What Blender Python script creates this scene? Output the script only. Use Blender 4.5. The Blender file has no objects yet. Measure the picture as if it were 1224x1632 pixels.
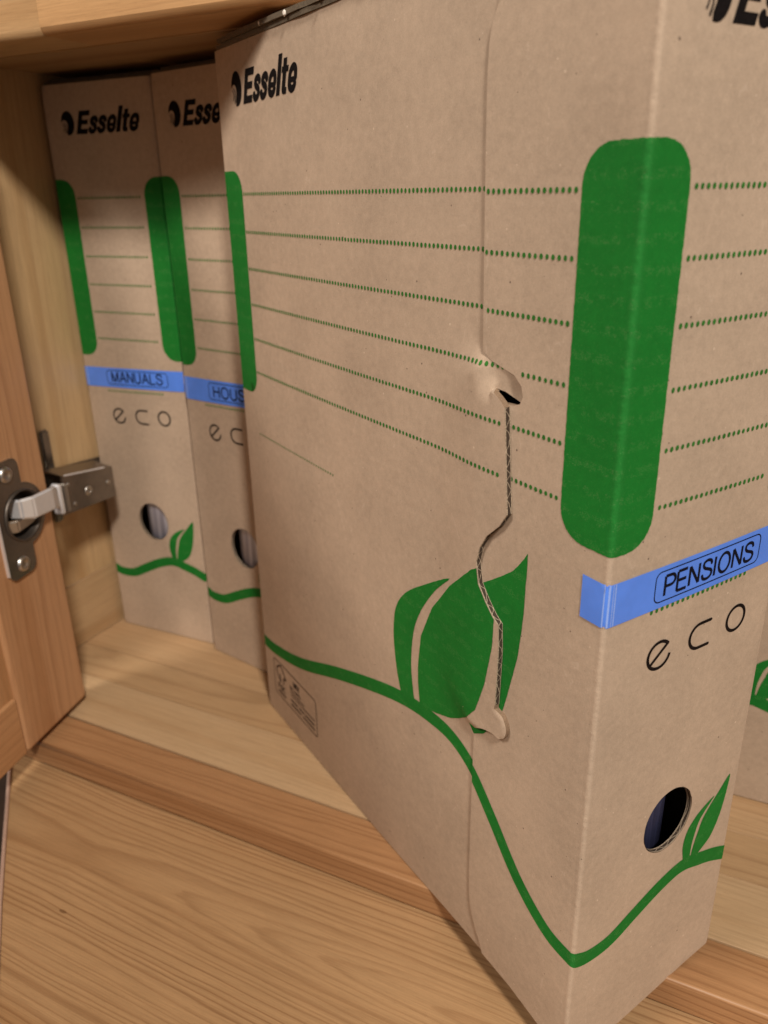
import bpy, bmesh, math, random
from mathutils import Vector, Matrix, geometry
sc = bpy.context.scene
COL = sc.collection
MM = 0.001

# ------------------------------------------------------------------ camera
F_PX = 1276.64; YAW = -0.4665; PITCH = -0.3805; ROLL = -0.0207
cam_d = bpy.data.cameras.new('camera'); cam = bpy.data.objects.new('camera', cam_d); COL.objects.link(cam)
sc.camera = cam
fwd = Vector((math.sin(YAW)*math.cos(PITCH), math.cos(YAW)*math.cos(PITCH), math.sin(PITCH)))
r0 = Vector((math.cos(YAW), -math.sin(YAW), 0)); u0 = r0.cross(fwd)
rt = r0*math.cos(ROLL) + u0*math.sin(ROLL); up = -r0*math.sin(ROLL) + u0*math.cos(ROLL)
m = Matrix((rt, up, -fwd)).transposed().to_4x4(); m.translation = Vector((0.44443, -0.27387, 0.29183))
cam.matrix_world = m
cam_d.sensor_fit = 'VERTICAL'; cam_d.sensor_height = 36; cam_d.sensor_width = 27
cam_d.lens = F_PX/1632*36; cam_d.clip_start = 0.01; cam_d.clip_end = 50
cam_d.dof.use_dof = True; cam_d.dof.focus_distance = 0.27; cam_d.dof.aperture_fstop = 13.0

# ------------------------------------------------------------------ light
wd = bpy.data.worlds.new('World'); sc.world = wd; wd.use_nodes = True
bg = wd.node_tree.nodes['Background']; bg.inputs[0].default_value = (1.0, 0.92, 0.84, 1); bg.inputs[1].default_value = 0.18
def area(name, loc, target, size, power, col):
    l = bpy.data.lights.new(name, 'AREA'); l.shape = 'DISK'; l.size = size; l.energy = power; l.color = col
    o = bpy.data.objects.new(name, l); COL.objects.link(o); o.location = loc
    o.rotation_euler = (Vector(target)-Vector(loc)).to_track_quat('-Z', 'Y').to_euler()
    return o
area('ceiling_lamp', (1.15, -0.95, 1.45), (0.35, 0, 0.15), 0.20, 31, (1.0, 0.915, 0.82))
area('room_lamp', (-0.42, -1.0, 1.42), (0.35, 0, 0.1), 0.42, 16, (1.0, 0.915, 0.82))
sc.view_settings.view_transform = 'Standard'; sc.view_settings.look = 'None'
sc.view_settings.exposure = 0.0; sc.view_settings.gamma = 1

# ------------------------------------------------------------------ node helper
class NT:
    def __init__(s, name):
        s.m = bpy.data.materials.new(name); s.m.use_nodes = True; s.t = s.m.node_tree
        s.b = s.t.nodes['Principled BSDF']
    def n(s, typ, ins=None, **kw):
        nd = s.t.nodes.new(typ)
        for k, v in kw.items(): setattr(nd, k, v)
        for k, v in (ins or {}).items(): s.set(nd.inputs[k], v)
        return nd
    def set(s, sock, v):
        if hasattr(v, 'is_output') or isinstance(v, bpy.types.NodeSocket): s.t.links.new(v, sock)
        elif isinstance(v, (tuple, list)) and len(v) == 3 and sock.type == 'RGBA': sock.default_value = (*v, 1)
        else: sock.default_value = v
    def math(s, op, a, b=None, c=None, clamp=False):
        nd = s.t.nodes.new('ShaderNodeMath'); nd.operation = op; nd.use_clamp = clamp
        s.set(nd.inputs[0], a)
        if b is not None: s.set(nd.inputs[1], b)
        if c is not None: s.set(nd.inputs[2], c)
        return nd.outputs[0]
    def vmath(s, op, a, b=None):
        nd = s.t.nodes.new('ShaderNodeVectorMath'); nd.operation = op
        s.set(nd.inputs[0], a)
        if b is not None: s.set(nd.inputs[1], b)
        return nd.outputs[0]
    def noise(s, vec, scale, detail=2, rough=.5):
        return s.n('ShaderNodeTexNoise', {'Vector': vec, 'Scale': scale, 'Detail': detail, 'Roughness': rough}).outputs[0]
    def ramp(s, fac, stops):
        nd = s.t.nodes.new('ShaderNodeValToRGB'); cr = nd.color_ramp
        while len(cr.elements) < len(stops): cr.elements.new(.5)
        for e, (p, c) in zip(cr.elements, stops):
            e.position = p; e.color = (*c, 1) if isinstance(c, tuple) else (c, c, c, 1)
        s.set(nd.inputs[0], fac); return nd.outputs[0]
    def mix(s, fac, a, b, mode='MIX'):
        nd = s.t.nodes.new('ShaderNodeMix'); nd.data_type = 'RGBA'; nd.blend_type = mode
        s.set(nd.inputs[0], fac); s.set(nd.inputs[6], a); s.set(nd.inputs[7], b); return nd.outputs[2]
    def bump(s, h, strength, dist):
        nd = s.n('ShaderNodeBump', {'Strength': strength, 'Distance': dist, 'Height': h})
        s.t.links.new(nd.outputs[0], s.b.inputs['Normal'])

def card_material(name, base, ink=None, wear=1.0):
    k = NT(name)
    uv = k.n('ShaderNodeUVMap').outputs[0]
    p = k.vmath('SCALE', uv); p.node.inputs['Scale'].default_value = 1000.0
    oi = k.n('ShaderNodeObjectInfo')
    rnd = k.vmath('ADD', p, k.n('ShaderNodeCombineXYZ', {0: 0.0, 1: 0.0, 2: k.math('MULTIPLY', oi.outputs['Random'], 90.0)}).outputs[0])
    q = rnd
    big = k.noise(q, .03, 3, .55); mid = k.noise(q, .35, 3, .6); fine = k.noise(q, 2.4, 4, .7)
    fib = k.noise(k.vmath('MULTIPLY', q, (1.1, .35, 1)), 3.0, 3, .7)
    f = k.math('ADD', k.math('MULTIPLY', big, .33), k.math('ADD', k.math('MULTIPLY', mid, .28), k.math('ADD', k.math('MULTIPLY', fine, .38), k.math('MULTIPLY', fib, .27))))
    fac = k.n('ShaderNodeMapRange', {0: f, 1: .42, 2: .86, 3: .76, 4: 1.24}).outputs[0]
    c = k.vmath('SCALE', tuple(base)); k.t.links.new(fac, c.node.inputs['Scale'])
    # dark and pale specks of recycled paper
    def specks(scale, thr, seed):
        v = k.n('ShaderNodeTexVoronoi', {'Vector': k.vmath('ADD', q, (seed, seed*2, 0)), 'Scale': scale})
        sep = k.n('ShaderNodeSeparateColor', {0: v.outputs['Color']}).outputs
        near = k.math('LESS_THAN', v.outputs['Distance'], k.math('MULTIPLY', sep[1], .13))
        return k.math('MULTIPLY', near, k.math('GREATER_THAN', sep[0], thr))
    if ink is None:
        c = k.mix(k.math('MULTIPLY', specks(.33, .86, 3.1), .75), c, (.06, .04, .03))
        c = k.mix(k.math('MULTIPLY', specks(.3, .80, 17.7), .55), c, (.75, .6, .45))
        c = k.mix(k.math('MULTIPLY', specks(.8, .74, 31.7), .45), c, (.12, .08, .055))
    else:
        miss = k.math('MULTIPLY', k.math('GREATER_THAN', fine, .655), .32)
        rows = k.math('GREATER_THAN', k.math('SINE', k.math('MULTIPLY', k.n('ShaderNodeSeparateXYZ', {0: p}).outputs[1], .86)), .4)
        miss2 = k.math('MULTIPLY', k.math('MULTIPLY', k.math('GREATER_THAN', k.noise(q, 3.6, 2, .6), .60), rows), k.math('MULTIPLY', k.math('GREATER_THAN', mid, .5), .4))
        c = k.mix(k.math('MAXIMUM', miss, miss2), c, (.22, .30, .14))
    stain = k.noise(k.vmath('ADD', q, (311, 77, 0)), .011, 2, .5)
    c = k.mix(k.n('ShaderNodeMapRange', {0: stain, 1: .52, 2: .72, 3: 0.0, 4: .16}).outputs[0], c, k.mix(1.0, c, (.72, .66, .62), 'MULTIPLY'))
    if ink is None: scr = k.n('ShaderNodeTexVoronoi', {'Vector': k.vmath('MULTIPLY', q, (.09, .014, 1)), 'Scale': 1.0}, feature='DISTANCE_TO_EDGE').outputs['Distance']
    if ink is None: c = k.mix(k.math('MULTIPLY', k.math('LESS_THAN', scr, .006), k.math('MULTIPLY', k.math('GREATER_THAN', mid, .56), .16)), c, (.7, .58, .46))
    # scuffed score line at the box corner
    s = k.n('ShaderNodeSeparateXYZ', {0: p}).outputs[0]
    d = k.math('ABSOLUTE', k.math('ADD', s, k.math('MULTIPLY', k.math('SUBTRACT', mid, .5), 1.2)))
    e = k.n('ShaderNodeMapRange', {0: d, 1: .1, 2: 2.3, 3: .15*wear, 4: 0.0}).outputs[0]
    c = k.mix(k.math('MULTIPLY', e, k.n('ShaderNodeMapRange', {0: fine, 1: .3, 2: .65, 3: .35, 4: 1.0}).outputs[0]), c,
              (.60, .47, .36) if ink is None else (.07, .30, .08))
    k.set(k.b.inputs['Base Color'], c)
    k.b.inputs['Roughness'].default_value = .88 if ink is None else .72
    k.b.inputs['Specular IOR Level'].default_value = .16
    wash = k.math('MULTIPLY', k.math('SINE', k.math('ADD', k.math('MULTIPLY', k.n('ShaderNodeSeparateXYZ', {0: p}).outputs[1], 1.4), k.math('MULTIPLY', mid, 4.0))), .03)
    k.bump(k.math('ADD', wash, k.math('ADD', k.math('MULTIPLY', fine, .35), k.math('ADD', k.math('MULTIPLY', big, .8), k.math('MULTIPLY', e, k.math('MULTIPLY', mid, 14.0))))), .45, .0003)
    return k.m

def plain(name, col, rough=.5, metal=0.0, spec=.5, noise=.12, scale=900.0):
    k = NT(name)
    tc = k.n('ShaderNodeTexCoord').outputs['Object']
    nz = k.noise(tc, scale, 3, .6)
    f = k.n('ShaderNodeMapRange', {0: nz, 1: .3, 2: .7, 3: 1-noise, 4: 1+noise}).outputs[0]
    c = k.vmath('SCALE', tuple(col)); k.t.links.new(f, c.node.inputs['Scale'])
    k.set(k.b.inputs['Base Color'], c)
    k.b.inputs['Roughness'].default_value = rough; k.b.inputs['Metallic'].default_value = metal
    k.b.inputs['Specular IOR Level'].default_value = spec
    return k.m

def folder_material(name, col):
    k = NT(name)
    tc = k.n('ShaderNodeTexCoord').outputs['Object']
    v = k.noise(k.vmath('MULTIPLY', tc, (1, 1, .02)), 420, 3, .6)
    c = k.ramp(v, [(.3, tuple(a*.6 for a in col)), (.5, tuple(col)), (.62, tuple(min(1, a*1.5) for a in col)), (.75, tuple(a*.8 for a in col))])  # upright streaks put the plastic's sheen and page edges into the colour
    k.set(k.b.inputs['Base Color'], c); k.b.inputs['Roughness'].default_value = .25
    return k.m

def pine_material(name):
    k = NT(name)
    tc = k.n('ShaderNodeTexCoord').outputs['Object']
    p = k.vmath('SCALE', tc); p.node.inputs['Scale'].default_value = 1000.0
    at = lambda nm: k.n('ShaderNodeAttribute', attribute_type='OBJECT', attribute_name=nm).outputs['Fac']
    ry, rz, pitch, seed = at('ring_y'), at('ring_z'), at('ring_pitch'), at('seed')
    off = k.n('ShaderNodeCombineXYZ', {0: k.math('MULTIPLY', seed, 173.0), 1: k.math('MULTIPLY', seed, 37.0), 2: seed}).outputs[0]
    q = k.vmath('ADD', p, off)
    sp = k.n('ShaderNodeSeparateXYZ', {0: p}).outputs
    lowx = k.vmath('MULTIPLY', q, (.10, .6, .6))
    w1 = k.n('ShaderNodeMapRange', {0: k.noise(lowx, .016, 2, .5), 1: .25, 2: .75, 3: -7.0, 4: 7.0}).outputs[0]
    w2 = k.n('ShaderNodeMapRange', {0: k.noise(k.vmath('MULTIPLY', q, (.12, 1, 1)), .08, 2, .5), 1: .25, 2: .75, 3: -1.3, 4: 1.3}).outputs[0]
    xx = k.math('MULTIPLY', k.math('ABSOLUTE', sp[0]), at('taper'))
    y = k.math('ADD', k.math('SUBTRACT', sp[1], ry), k.math('MULTIPLY', w1, at('warp')))
    z = k.math('ADD', k.math('SUBTRACT', sp[2], rz), xx)
    r = k.math('ADD', k.math('SQRT', k.math('ADD', k.math('MULTIPLY', y, y), k.math('MULTIPLY', z, z))), w2)
    rv = k.n('ShaderNodeCombineXYZ', {0: r, 1: seed, 2: 0.0}).outputs[0]
    r = k.math('ADD', r, k.n('ShaderNodeMapRange', {0: k.noise(rv, .13, 1, .5), 1: .2, 2: .8, 3: -3.5, 4: 3.5}).outputs[0])
    ph = k.math('FRACT', k.math('DIVIDE', r, pitch))
    late = k.ramp(ph, [(0, .15), (.30, 0.0), (.62, .22), (.88, 1.0), (.96, .75), (1.0, .15)])
    amp = k.n('ShaderNodeMapRange', {0: k.noise(rv, .045, 1, .5), 1: .3, 2: .7, 3: .3, 4: 1.0}).outputs[0]
    late = k.math('MULTIPLY', late, k.math('MULTIPLY', amp, at('ring_amp')))
    fib = k.noise(k.vmath('MULTIPLY', q, (.025, 1, 1)), 1.9, 4, .65)
    blot = k.noise(k.vmath('MULTIPLY', q, (.3, 1, 1)), .035, 3, .55)
    oi = k.n('ShaderNodeObjectInfo')
    band = k.noise(k.vmath('MULTIPLY', q, (.018, 1, 1)), .045, 2, .5)
    early = k.mix(blot, (.53, .37, .225), (.46, .30, .165))
    early = k.mix(k.math('MULTIPLY', k.ramp(band, [(0, 0.0), (.52, 0.0), (.68, 1.0), (1, 1.0)]), .75), early, (.36, .21, .10))
    latec = (.22, .11, .048)
    c = k.mix(k.math('MULTIPLY', late, .8), early, latec)
    pore = k.noise(k.vmath('MULTIPLY', q, (.05, 1, 1)), 4.5, 2, .6)
    c = k.mix(k.math('MULTIPLY', k.math('GREATER_THAN', pore, .66), .28), c, (.20, .10, .045))
    nick = k.n('ShaderNodeTexVoronoi', {'Vector': k.vmath('MULTIPLY', q, (.35, 1, 1)), 'Scale': .035})
    c = k.mix(k.math('MULTIPLY', k.math('LESS_THAN', nick.outputs['Distance'], .028), .6), c, (.13, .065, .03))
    f = k.n('ShaderNodeMapRange', {0: fib, 1: .3, 2: .7, 3: .85, 4: 1.12}).outputs[0]
    c2 = k.vmath('SCALE', c); k.t.links.new(f, c2.node.inputs['Scale'])
    c3 = k.mix(1.0, c2, oi.outputs['Color'], 'MULTIPLY')
    k.set(k.b.inputs['Base Color'], c3)
    k.b.inputs['Roughness'].default_value = .42; k.b.inputs['Specular IOR Level'].default_value = .42
    k.set(k.b.inputs['Roughness'], k.n('ShaderNodeMapRange', {0: fib, 1: .3, 2: .7, 3: .36, 4: .52}).outputs[0])
    k.bump(k.math('ADD', k.math('MULTIPLY', late, -.5), k.math('MULTIPLY', fib, .5)), .35, .00025)
    return k.m

KRAFT = (.495, .375, .275)
M = dict(
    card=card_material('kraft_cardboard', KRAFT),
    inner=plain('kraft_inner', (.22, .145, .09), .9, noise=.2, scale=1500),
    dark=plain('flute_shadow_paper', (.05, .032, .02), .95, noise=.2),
    liner=plain('torn_liner_edge', (.36, .28, .20), .85, noise=.5, scale=2500),
    lid=plain('raw_board_edge', (.125, .095, .062), .8, noise=.35, scale=1200),
    tuft=plain('torn_paper_tuft', (.75, .68, .6), .8),
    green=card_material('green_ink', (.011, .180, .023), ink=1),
    dotgreen=plain('green_dot_ink', (.035, .165, .025), .8, spec=.12, noise=.25),
    black=plain('black_ink', (.009, .007, .007), .85, spec=.08, noise=.4, scale=1800),
    fade=plain('faint_black_ink', (.04, .027, .02), .85, spec=.08, noise=.3, scale=1800),
    brown=plain('brown_black_ink', (.012, .008, .007), .85, spec=.08, noise=.3),
    tape=plain('blue_label_tape', (.11, .28, .95), .24, spec=.6, noise=.07, scale=90),
    crease=plain('tape_crease_highlight', (.30, .46, .95), .35, noise=.05),  # paler blue: the highlight on the tape creases put into the colour
    tapeink=plain('tape_print_ink', (.006, .006, .014), .7, spec=.1, noise=.1),
    pine=pine_material('lacquered_pine'),
    lip=plain('pink_beech_lipping', (.50, .33, .25), .4, noise=.15),
    floor=plain('dark_wood_floor', (.07, .035, .018), .5, noise=.3, scale=30),
    steel=plain('nickel_steel', (.55, .52, .48), .34, 1.0, noise=.08, scale=200),
    steel_dark=plain('dark_nickel_steel', (.24, .215, .19), .24, .9, noise=.1, scale=200),
    chrome=plain('polished_steel', (.88, .88, .90), .32, .6, noise=.03, scale=200),
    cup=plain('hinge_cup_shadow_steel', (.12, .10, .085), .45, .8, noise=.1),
    folder=folder_material('lavender_plastic', (.56, .58, .74)),
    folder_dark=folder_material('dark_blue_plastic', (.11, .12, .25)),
)

# ------------------------------------------------------------------ object helpers
def tag(o, label=None, cat=None, group=None, kind=None):
    for k_, v in (('label', label), ('category', cat), ('group', group), ('kind', kind)):
        if v: o[k_] = v
    return o
def link(name, me, parent=None, mats=()):
    o = bpy.data.objects.new(name, me); COL.objects.link(o)
    if parent is not None: o.parent = parent
    if me is not None and len(me.materials) == 0:
        for mt in mats: me.materials.append(mt)
    return o
def empty(name, loc=(0, 0, 0), rz=0.0, parent=None):
    o = bpy.data.objects.new(name, None); COL.objects.link(o); o.location = loc; o.rotation_euler = (0, 0, rz)
    o.empty_display_size = .02
    if parent is not None: o.parent = parent
    return o

def pip(x, y, poly):
    ins = False; n = len(poly); j = n-1
    for i in range(n):
        xi, yi = poly[i]; xj, yj = poly[j]
        if (yi > y) != (yj > y) and x < (xj-xi)*(y-yi)/(yj-yi)+xi: ins = not ins
        j = i
    return ins
class Shape:                                    # union of polygons, minus holes, with its bounding boxes
    def __init__(s, polys, holes=()):
        s.p = polys; s.h = list(holes)
        s.bb = [(min(a[0] for a in q), max(a[0] for a in q), min(a[1] for a in q), max(a[1] for a in q)) for q in polys]
    def has(s, x, y):
        for h in s.h:
            if pip(x, y, h): return False
        for b, q in zip(s.bb, s.p):
            if b[0] <= x <= b[1] and b[2] <= y <= b[3] and pip(x, y, q): return True
        return False
def subdiv(poly, step):
    out = []
    n = len(poly)
    for i in range(n):
        a = poly[i]; b = poly[(i+1) % n]; d = math.hypot(b[0]-a[0], b[1]-a[1]); kk = max(1, int(math.ceil(d/step)))
        for j in range(kk): out.append((a[0]+(b[0]-a[0])*j/kk, a[1]+(b[1]-a[1])*j/kk))
    return out
def tri(shapes, extra=(), step=None):
    """triangulate the intersection of the given shapes"""
    V = []; E = []
    for sh in shapes:
        for q in list(sh.p)+sh.h:
            if step: q = subdiv(q, step)
            b = len(V); V += [Vector(a) for a in q]; E += [(b+i, b+(i+1) % len(q)) for i in range(len(q))]
    V += [Vector(a) for a in extra]
    r = geometry.delaunay_2d_cdt(V, E, [], 0, 1e-4, False)
    vs, fs = r[0], r[2]
    keep = []
    for f in fs:
        cx = sum(vs[i].x for i in f)/len(f); cy = sum(vs[i].y for i in f)/len(f)
        if all(sh.has(cx, cy) for sh in shapes): keep.append(tuple(f))
    used = sorted({i for f in keep for i in f}); mp = {a: b for b, a in enumerate(used)}
    return [(vs[i].x, vs[i].y) for i in used], [tuple(mp[i] for i in f) for f in keep]
def sheet_mesh(name, vs, fs, fn, w=0.0, thick=0.0, flip=False):
    """fn(u,v,w) -> point in mm; front sheet plus, when thick, a back sheet and edge walls (material 2)"""
    me = bpy.data.meshes.new(name)
    P = [Vector(fn(u, v, w))*MM for u, v in vs]; F = [f for f in fs]
    # orientation: make the first face look along +w
    n = Vector((0, 0, 0))
    for f in F[:200]:
        a, b, c = (P[i] for i in f[:3]); d = (b-a).cross(c-a)
        u_, v_ = vs[f[0]]; nn = Vector(fn(u_, v_, w+1))-Vector(fn(u_, v_, w))
        n += Vector((d.dot(nn), 0, 0))
    if n.x < 0: F = [tuple(reversed(f)) for f in F]
    uv = list(vs); mats = [0]*len(F)
    if thick:
        nb = len(P); ed = {}
        for f in F:
            for i in range(len(f)):
                e = (f[i], f[(i+1) % len(f)]); ed[e] = 1
        back = [tuple(nb+i for i in reversed(f)) for f in F]
        P += [Vector(fn(u, v, w-thick))*MM for u, v in vs]; uv += list(vs)
        rim_e = [(a, b) for (a, b) in ed if (b, a) not in ed]; dup = {}
        for e in rim_e:
            for a in e:
                if a not in dup:
                    dup[a] = len(P); P.append(P[a].copy()); uv.append(uv[a]); P.append(P[nb+a].copy()); uv.append(uv[a])
        walls = [(dup[b], dup[a], dup[a]+1, dup[b]+1) for a, b in rim_e]
        mats += [1]*len(back)+[1]*len(walls); F = F+back+walls
    me.from_pydata(P, [], F); me.polygons.foreach_set('material_index', mats)
    ul = me.uv_layers.new(name='UVMap')
    for pl in me.polygons:
        for li, vi in zip(pl.loop_indices, pl.vertices): ul.data[li].uv = (uv[vi][0]*MM, uv[vi][1]*MM)
    sm = [True if mats[i] == 0 else False for i in range(len(F))]
    me.polygons.foreach_set('use_smooth', sm); me.update()
    return me
def grid(u0_, u1, v0, v1, du, dv):
    nu = max(1, int(abs(u1-u0_)/du)); nv = max(1, int(abs(v1-v0)/dv))
    return [(u0_+(u1-u0_)*(i+.5)/nu, v0+(v1-v0)*(j+.5)/nv) for i in range(nu) for j in range(nv)]
def catmull(pts, n=8, closed=False):
    out = []; N = len(pts); rng = range(N if closed else N-1)
    for i in rng:
        p0 = pts[(i-1) % N] if closed or i > 0 else pts[0]; p1 = pts[i]; p2 = pts[(i+1) % N]
        p3 = pts[(i+2) % N] if closed or i+2 < N else pts[-1]
        for j in range(n):
            t = j/n
            out.append(tuple(.5*((2*b)+(-a+c)*t+(2*a-5*b+4*c-d)*t*t+(-a+3*b-3*c+d)*t**3) for a, b, c, d in zip(p0, p1, p2, p3)))
    if not closed: out.append(tuple(pts[-1]))
    return out
def stroke(pts, w, closed=False, caps=False, seg=10):
    """list of convex polygons covering a pen stroke; w number or function of 0..1"""
    polys = []; N = len(pts); wf = w if callable(w) else (lambda t: w)
    M_ = N if closed else N-1
    for i in range(M_):
        a = pts[i]; b = pts[(i+1) % N]; dx, dy = b[0]-a[0], b[1]-a[1]; d = math.hypot(dx, dy)
        if d < 1e-6: continue
        wa = wf(i/max(1, M_))/2; wb = wf((i+1)/max(1, M_))/2; nx, ny = -dy/d, dx/d
        polys.append([(a[0]+nx*wa, a[1]+ny*wa), (a[0]-nx*wa, a[1]-ny*wa), (b[0]-nx*wb, b[1]-ny*wb), (b[0]+nx*wb, b[1]+ny*wb)])
    for i in range(N):
        if not closed and not caps and i in (0, N-1): continue
        r = wf(i/max(1, M_))/2*.995
        polys.append([(pts[i][0]+r*math.cos(6.2832*(j+.37)/seg), pts[i][1]+r*math.sin(6.2832*(j+.37)/seg)) for j in range(seg)])
    return polys
def ell(cx, cy, rx, ry, n=32, a0=0, a1=360):
    full = abs(a1-a0) >= 360; kk = n if full else n+1
    return [(cx+rx*math.cos(math.radians(a0+(a1-a0)*i/n)), cy+ry*math.sin(math.radians(a0+(a1-a0)*i/n))) for i in range(kk)]
def rrect(x0, y0, x1, y1, r, n=6):
    out = []
    for cx, cy, a in ((x1-r, y1-r, 0), (x0+r, y1-r, 90), (x0+r, y0+r, 180), (x1-r, y0+r, 270)):
        out += [(cx+r*math.cos(math.radians(a+90*i/n)), cy+r*math.sin(math.radians(a+90*i/n))) for i in range(n+1)]
    return out
def jitter(poly, amp, seed=1, step=.8):
    rg = random.Random(seed); q = subdiv(poly, step)
    return [(x+rg.uniform(-amp, amp), y+rg.uniform(-amp, amp)) for x, y in q]

# ------------------------------------------------------------------ lettering (pen strokes, cap height 1)
def G(ch):
    """glyph: list of (points, closed), advance"""
    A = lambda cx, cy, rx, ry, a0, a1, n=14: ell(cx, cy, rx, ry, n, a0, a1)
    g = {
        'P': ([([(0, 0), (0, 1)], 0), ([(0, 1), (.34, 1)]+A(.34, .74, .24, .26, 90, -90)+[(0, .48)], 0)], .74),
        'E': ([([(0, 0), (0, 1)], 0), ([(0, 1), (.56, 1)], 0), ([(0, .53), (.52, .53)], 0), ([(0, 0), (.57, 0)], 0)], .74),
        'N': ([([(0, 0), (0, 1)], 0), ([(0, 1), (.58, 0)], 0), ([(.58, 0), (.58, 1)], 0)], .80),
        'S': ([(catmull([(.56, .74), (.50, .91), (.29, .99), (.08, .91), (.05, .73), (.16, .59), (.34, .51), (.54, .41), (.60, .25), (.52, .08), (.30, 0), (.08, .07), (0, .27)], 5), 0)], .80),
        'I': ([([(0, 0), (0, 1)], 0)], .26),
        'O': ([(A(.36, .5, .36, .51, 0, 360, 32), 1)], .94),
        'M': ([([(0, 0), (0, 1)], 0), ([(0, 1), (.33, 0)], 0), ([(.33, 0), (.66, 1)], 0), ([(.66, 1), (.66, 0)], 0)], .88),
        'A': ([([(0, 0), (.33, 1)], 0), ([(.33, 1), (.66, 0)], 0), ([(.12, .36), (.54, .36)], 0)], .84),
        'U': ([([(0, 1), (0, .3)]+A(.29, .3, .29, .3, 180, 360)+[(.58, 1)], 0)], .80),
        'L': ([([(0, 1), (0, 0), (.52, 0)], 0)], .66),
        'H': ([([(0, 0), (0, 1)], 0), ([(.58, 0), (.58, 1)], 0), ([(0, .53), (.58, .53)], 0)], .80),
        'F': ([([(0, 0), (0, 1)], 0), ([(0, 1), (.54, 1)], 0), ([(0, .53), (.48, .53)], 0)], .70),
        'C': ([(A(.36, .5, .36, .51, 48, 312, 22), 0)], .88),
        'X': ([([(0, 0), (.58, 1)], 0), ([(0, 1), (.58, 0)], 0)], .78),
        'R': ([([(0, 0), (0, 1)], 0), ([(0, 1), (.34, 1)]+A(.34, .75, .22, .25, 90, -90)+[(0, .5)], 0), ([(.3, .5), (.58, 0)], 0)], .78),
        'B': ([([(0, 0), (0, 1)], 0), ([(0, 1), (.3, 1)]+A(.3, .76, .22, .24, 90, -90)+[(0, .52)], 0), ([(.3, .52)]+A(.32, .26, .25, .26, 90, -90)+[(0, 0)], 0)], .76),
        'D': ([([(0, 0), (0, 1)], 0), ([(0, 1), (.2, 1)]+A(.22, .5, .36, .5, 90, -90)+[(0, 0)], 0)], .80),
        ' ': ([], .4),
    }
    return g[ch]
def write(txt, h, wd_, width=None):
    """polygons for txt from x=0; total width forced when given"""
    x = 0; items = []
    for ch in txt:
        st, adv = G(ch)
        for pts, cl in st: items.append(([(x+a, b) for a, b in pts], cl))
        last = x+adv; x += adv
    tot = max(a for pts, _ in items for a, _ in pts)
    sx = (width/tot) if width else h
    out = []
    for pts, cl in items: out += stroke([(a*sx, b*h) for a, b in pts], wd_, closed=bool(cl))
    return out
def shift(polys, dx, dy, slope=0.0, mirror=False):
    f = (lambda x: -x) if mirror else (lambda x: x)
    return [[(f(x+dx), y+dy+slope*(x+dx)) for x, y in q] for q in polys]

def wordmark():
    """bold oblique seven-letter wordmark with its ball, from x=0 (ball left) ; cap height 13"""
    H_, sl = 13.0, .34
    it = lambda q: [(x+sl*y, y) for x, y in q]
    P = []
    R_ = lambda a, b, c, d: [(a, b), (c, b), (c, d), (a, d)]
    X = 12.2
    P += [it(R_(X, 0, X+3.5, 13)), it(R_(X+3.4, 0, X+9.3, 2.8)), it(R_(X+3.4, 5.3, X+8.6, 7.9)), it(R_(X+3.4, 10.2, X+9.5, 13))]
    def s_(x): return [it(q) for q in stroke(catmull([(x+6.0, 6.9), (x+4.9, 8.3), (x+3.2, 8.55), (x+1.75, 7.8), (x+1.8, 6.3), (x+3.4, 5.2), (x+5.1, 4.2), (x+5.35, 2.5), (x+3.9, 1.25), (x+1.9, 1.3), (x+.7, 2.9)], 4), 2.75)]
    def e_(x): return [it(q) for q in stroke([(x+6.6, 4.35), (x+1.6, 4.35)], 1.9)]+[it(q) for q in stroke(catmull([(x+6.55, 4.4), (x+6.1, 7.5), (x+4.0, 8.6), (x+1.9, 7.3), (x+1.4, 4.7), (x+1.9, 2.2), (x+4.0, 1.15), (x+5.7, 1.7), (x+6.4, 3.0)], 4), 2.75)]
    P += s_(X+10.2)+s_(X+17.6)+e_(X+25.0)
    P += [it(R_(X+33.4, 0, X+36.8, 14.2))]
    P += [it(R_(X+38.4, 1.6, X+41.6, 12.3)), it(R_(X+37.4, 7.5, X+43.4, 9.6)), it([(X+38.4, 2.4), (X+38.8, .7), (X+40.0, 0), (X+42.8, 0), (X+42.8, 2.2), (X+41.6, 2.4)])]
    P += e_(X+43.6)
    B = []
    # ball: heavy right crescent plus thin swooshes at lower left
    out = ell(5.6, 6.6, 5.6, 6.9, 26, 165, -105)
    inn = [(4.3, 2.0), (5.3, 4.6), (5.0, 7.2), (3.6, 8.3), (1.9, 8.4), (.4, 7.2)]
    B.append(out+catmull(inn, 4))
    B += stroke(catmull([(3.0, .9), (3.9, 3.6), (3.6, 5.9), (2.2, 7.0)], 5), lambda t: .85-.5*t)
    B += stroke(catmull([(1.5, 2.2), (2.3, 4.0), (1.9, 5.6), (.8, 6.3)], 5), lambda t: .7-.4*t)
    return [B+P]

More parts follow.
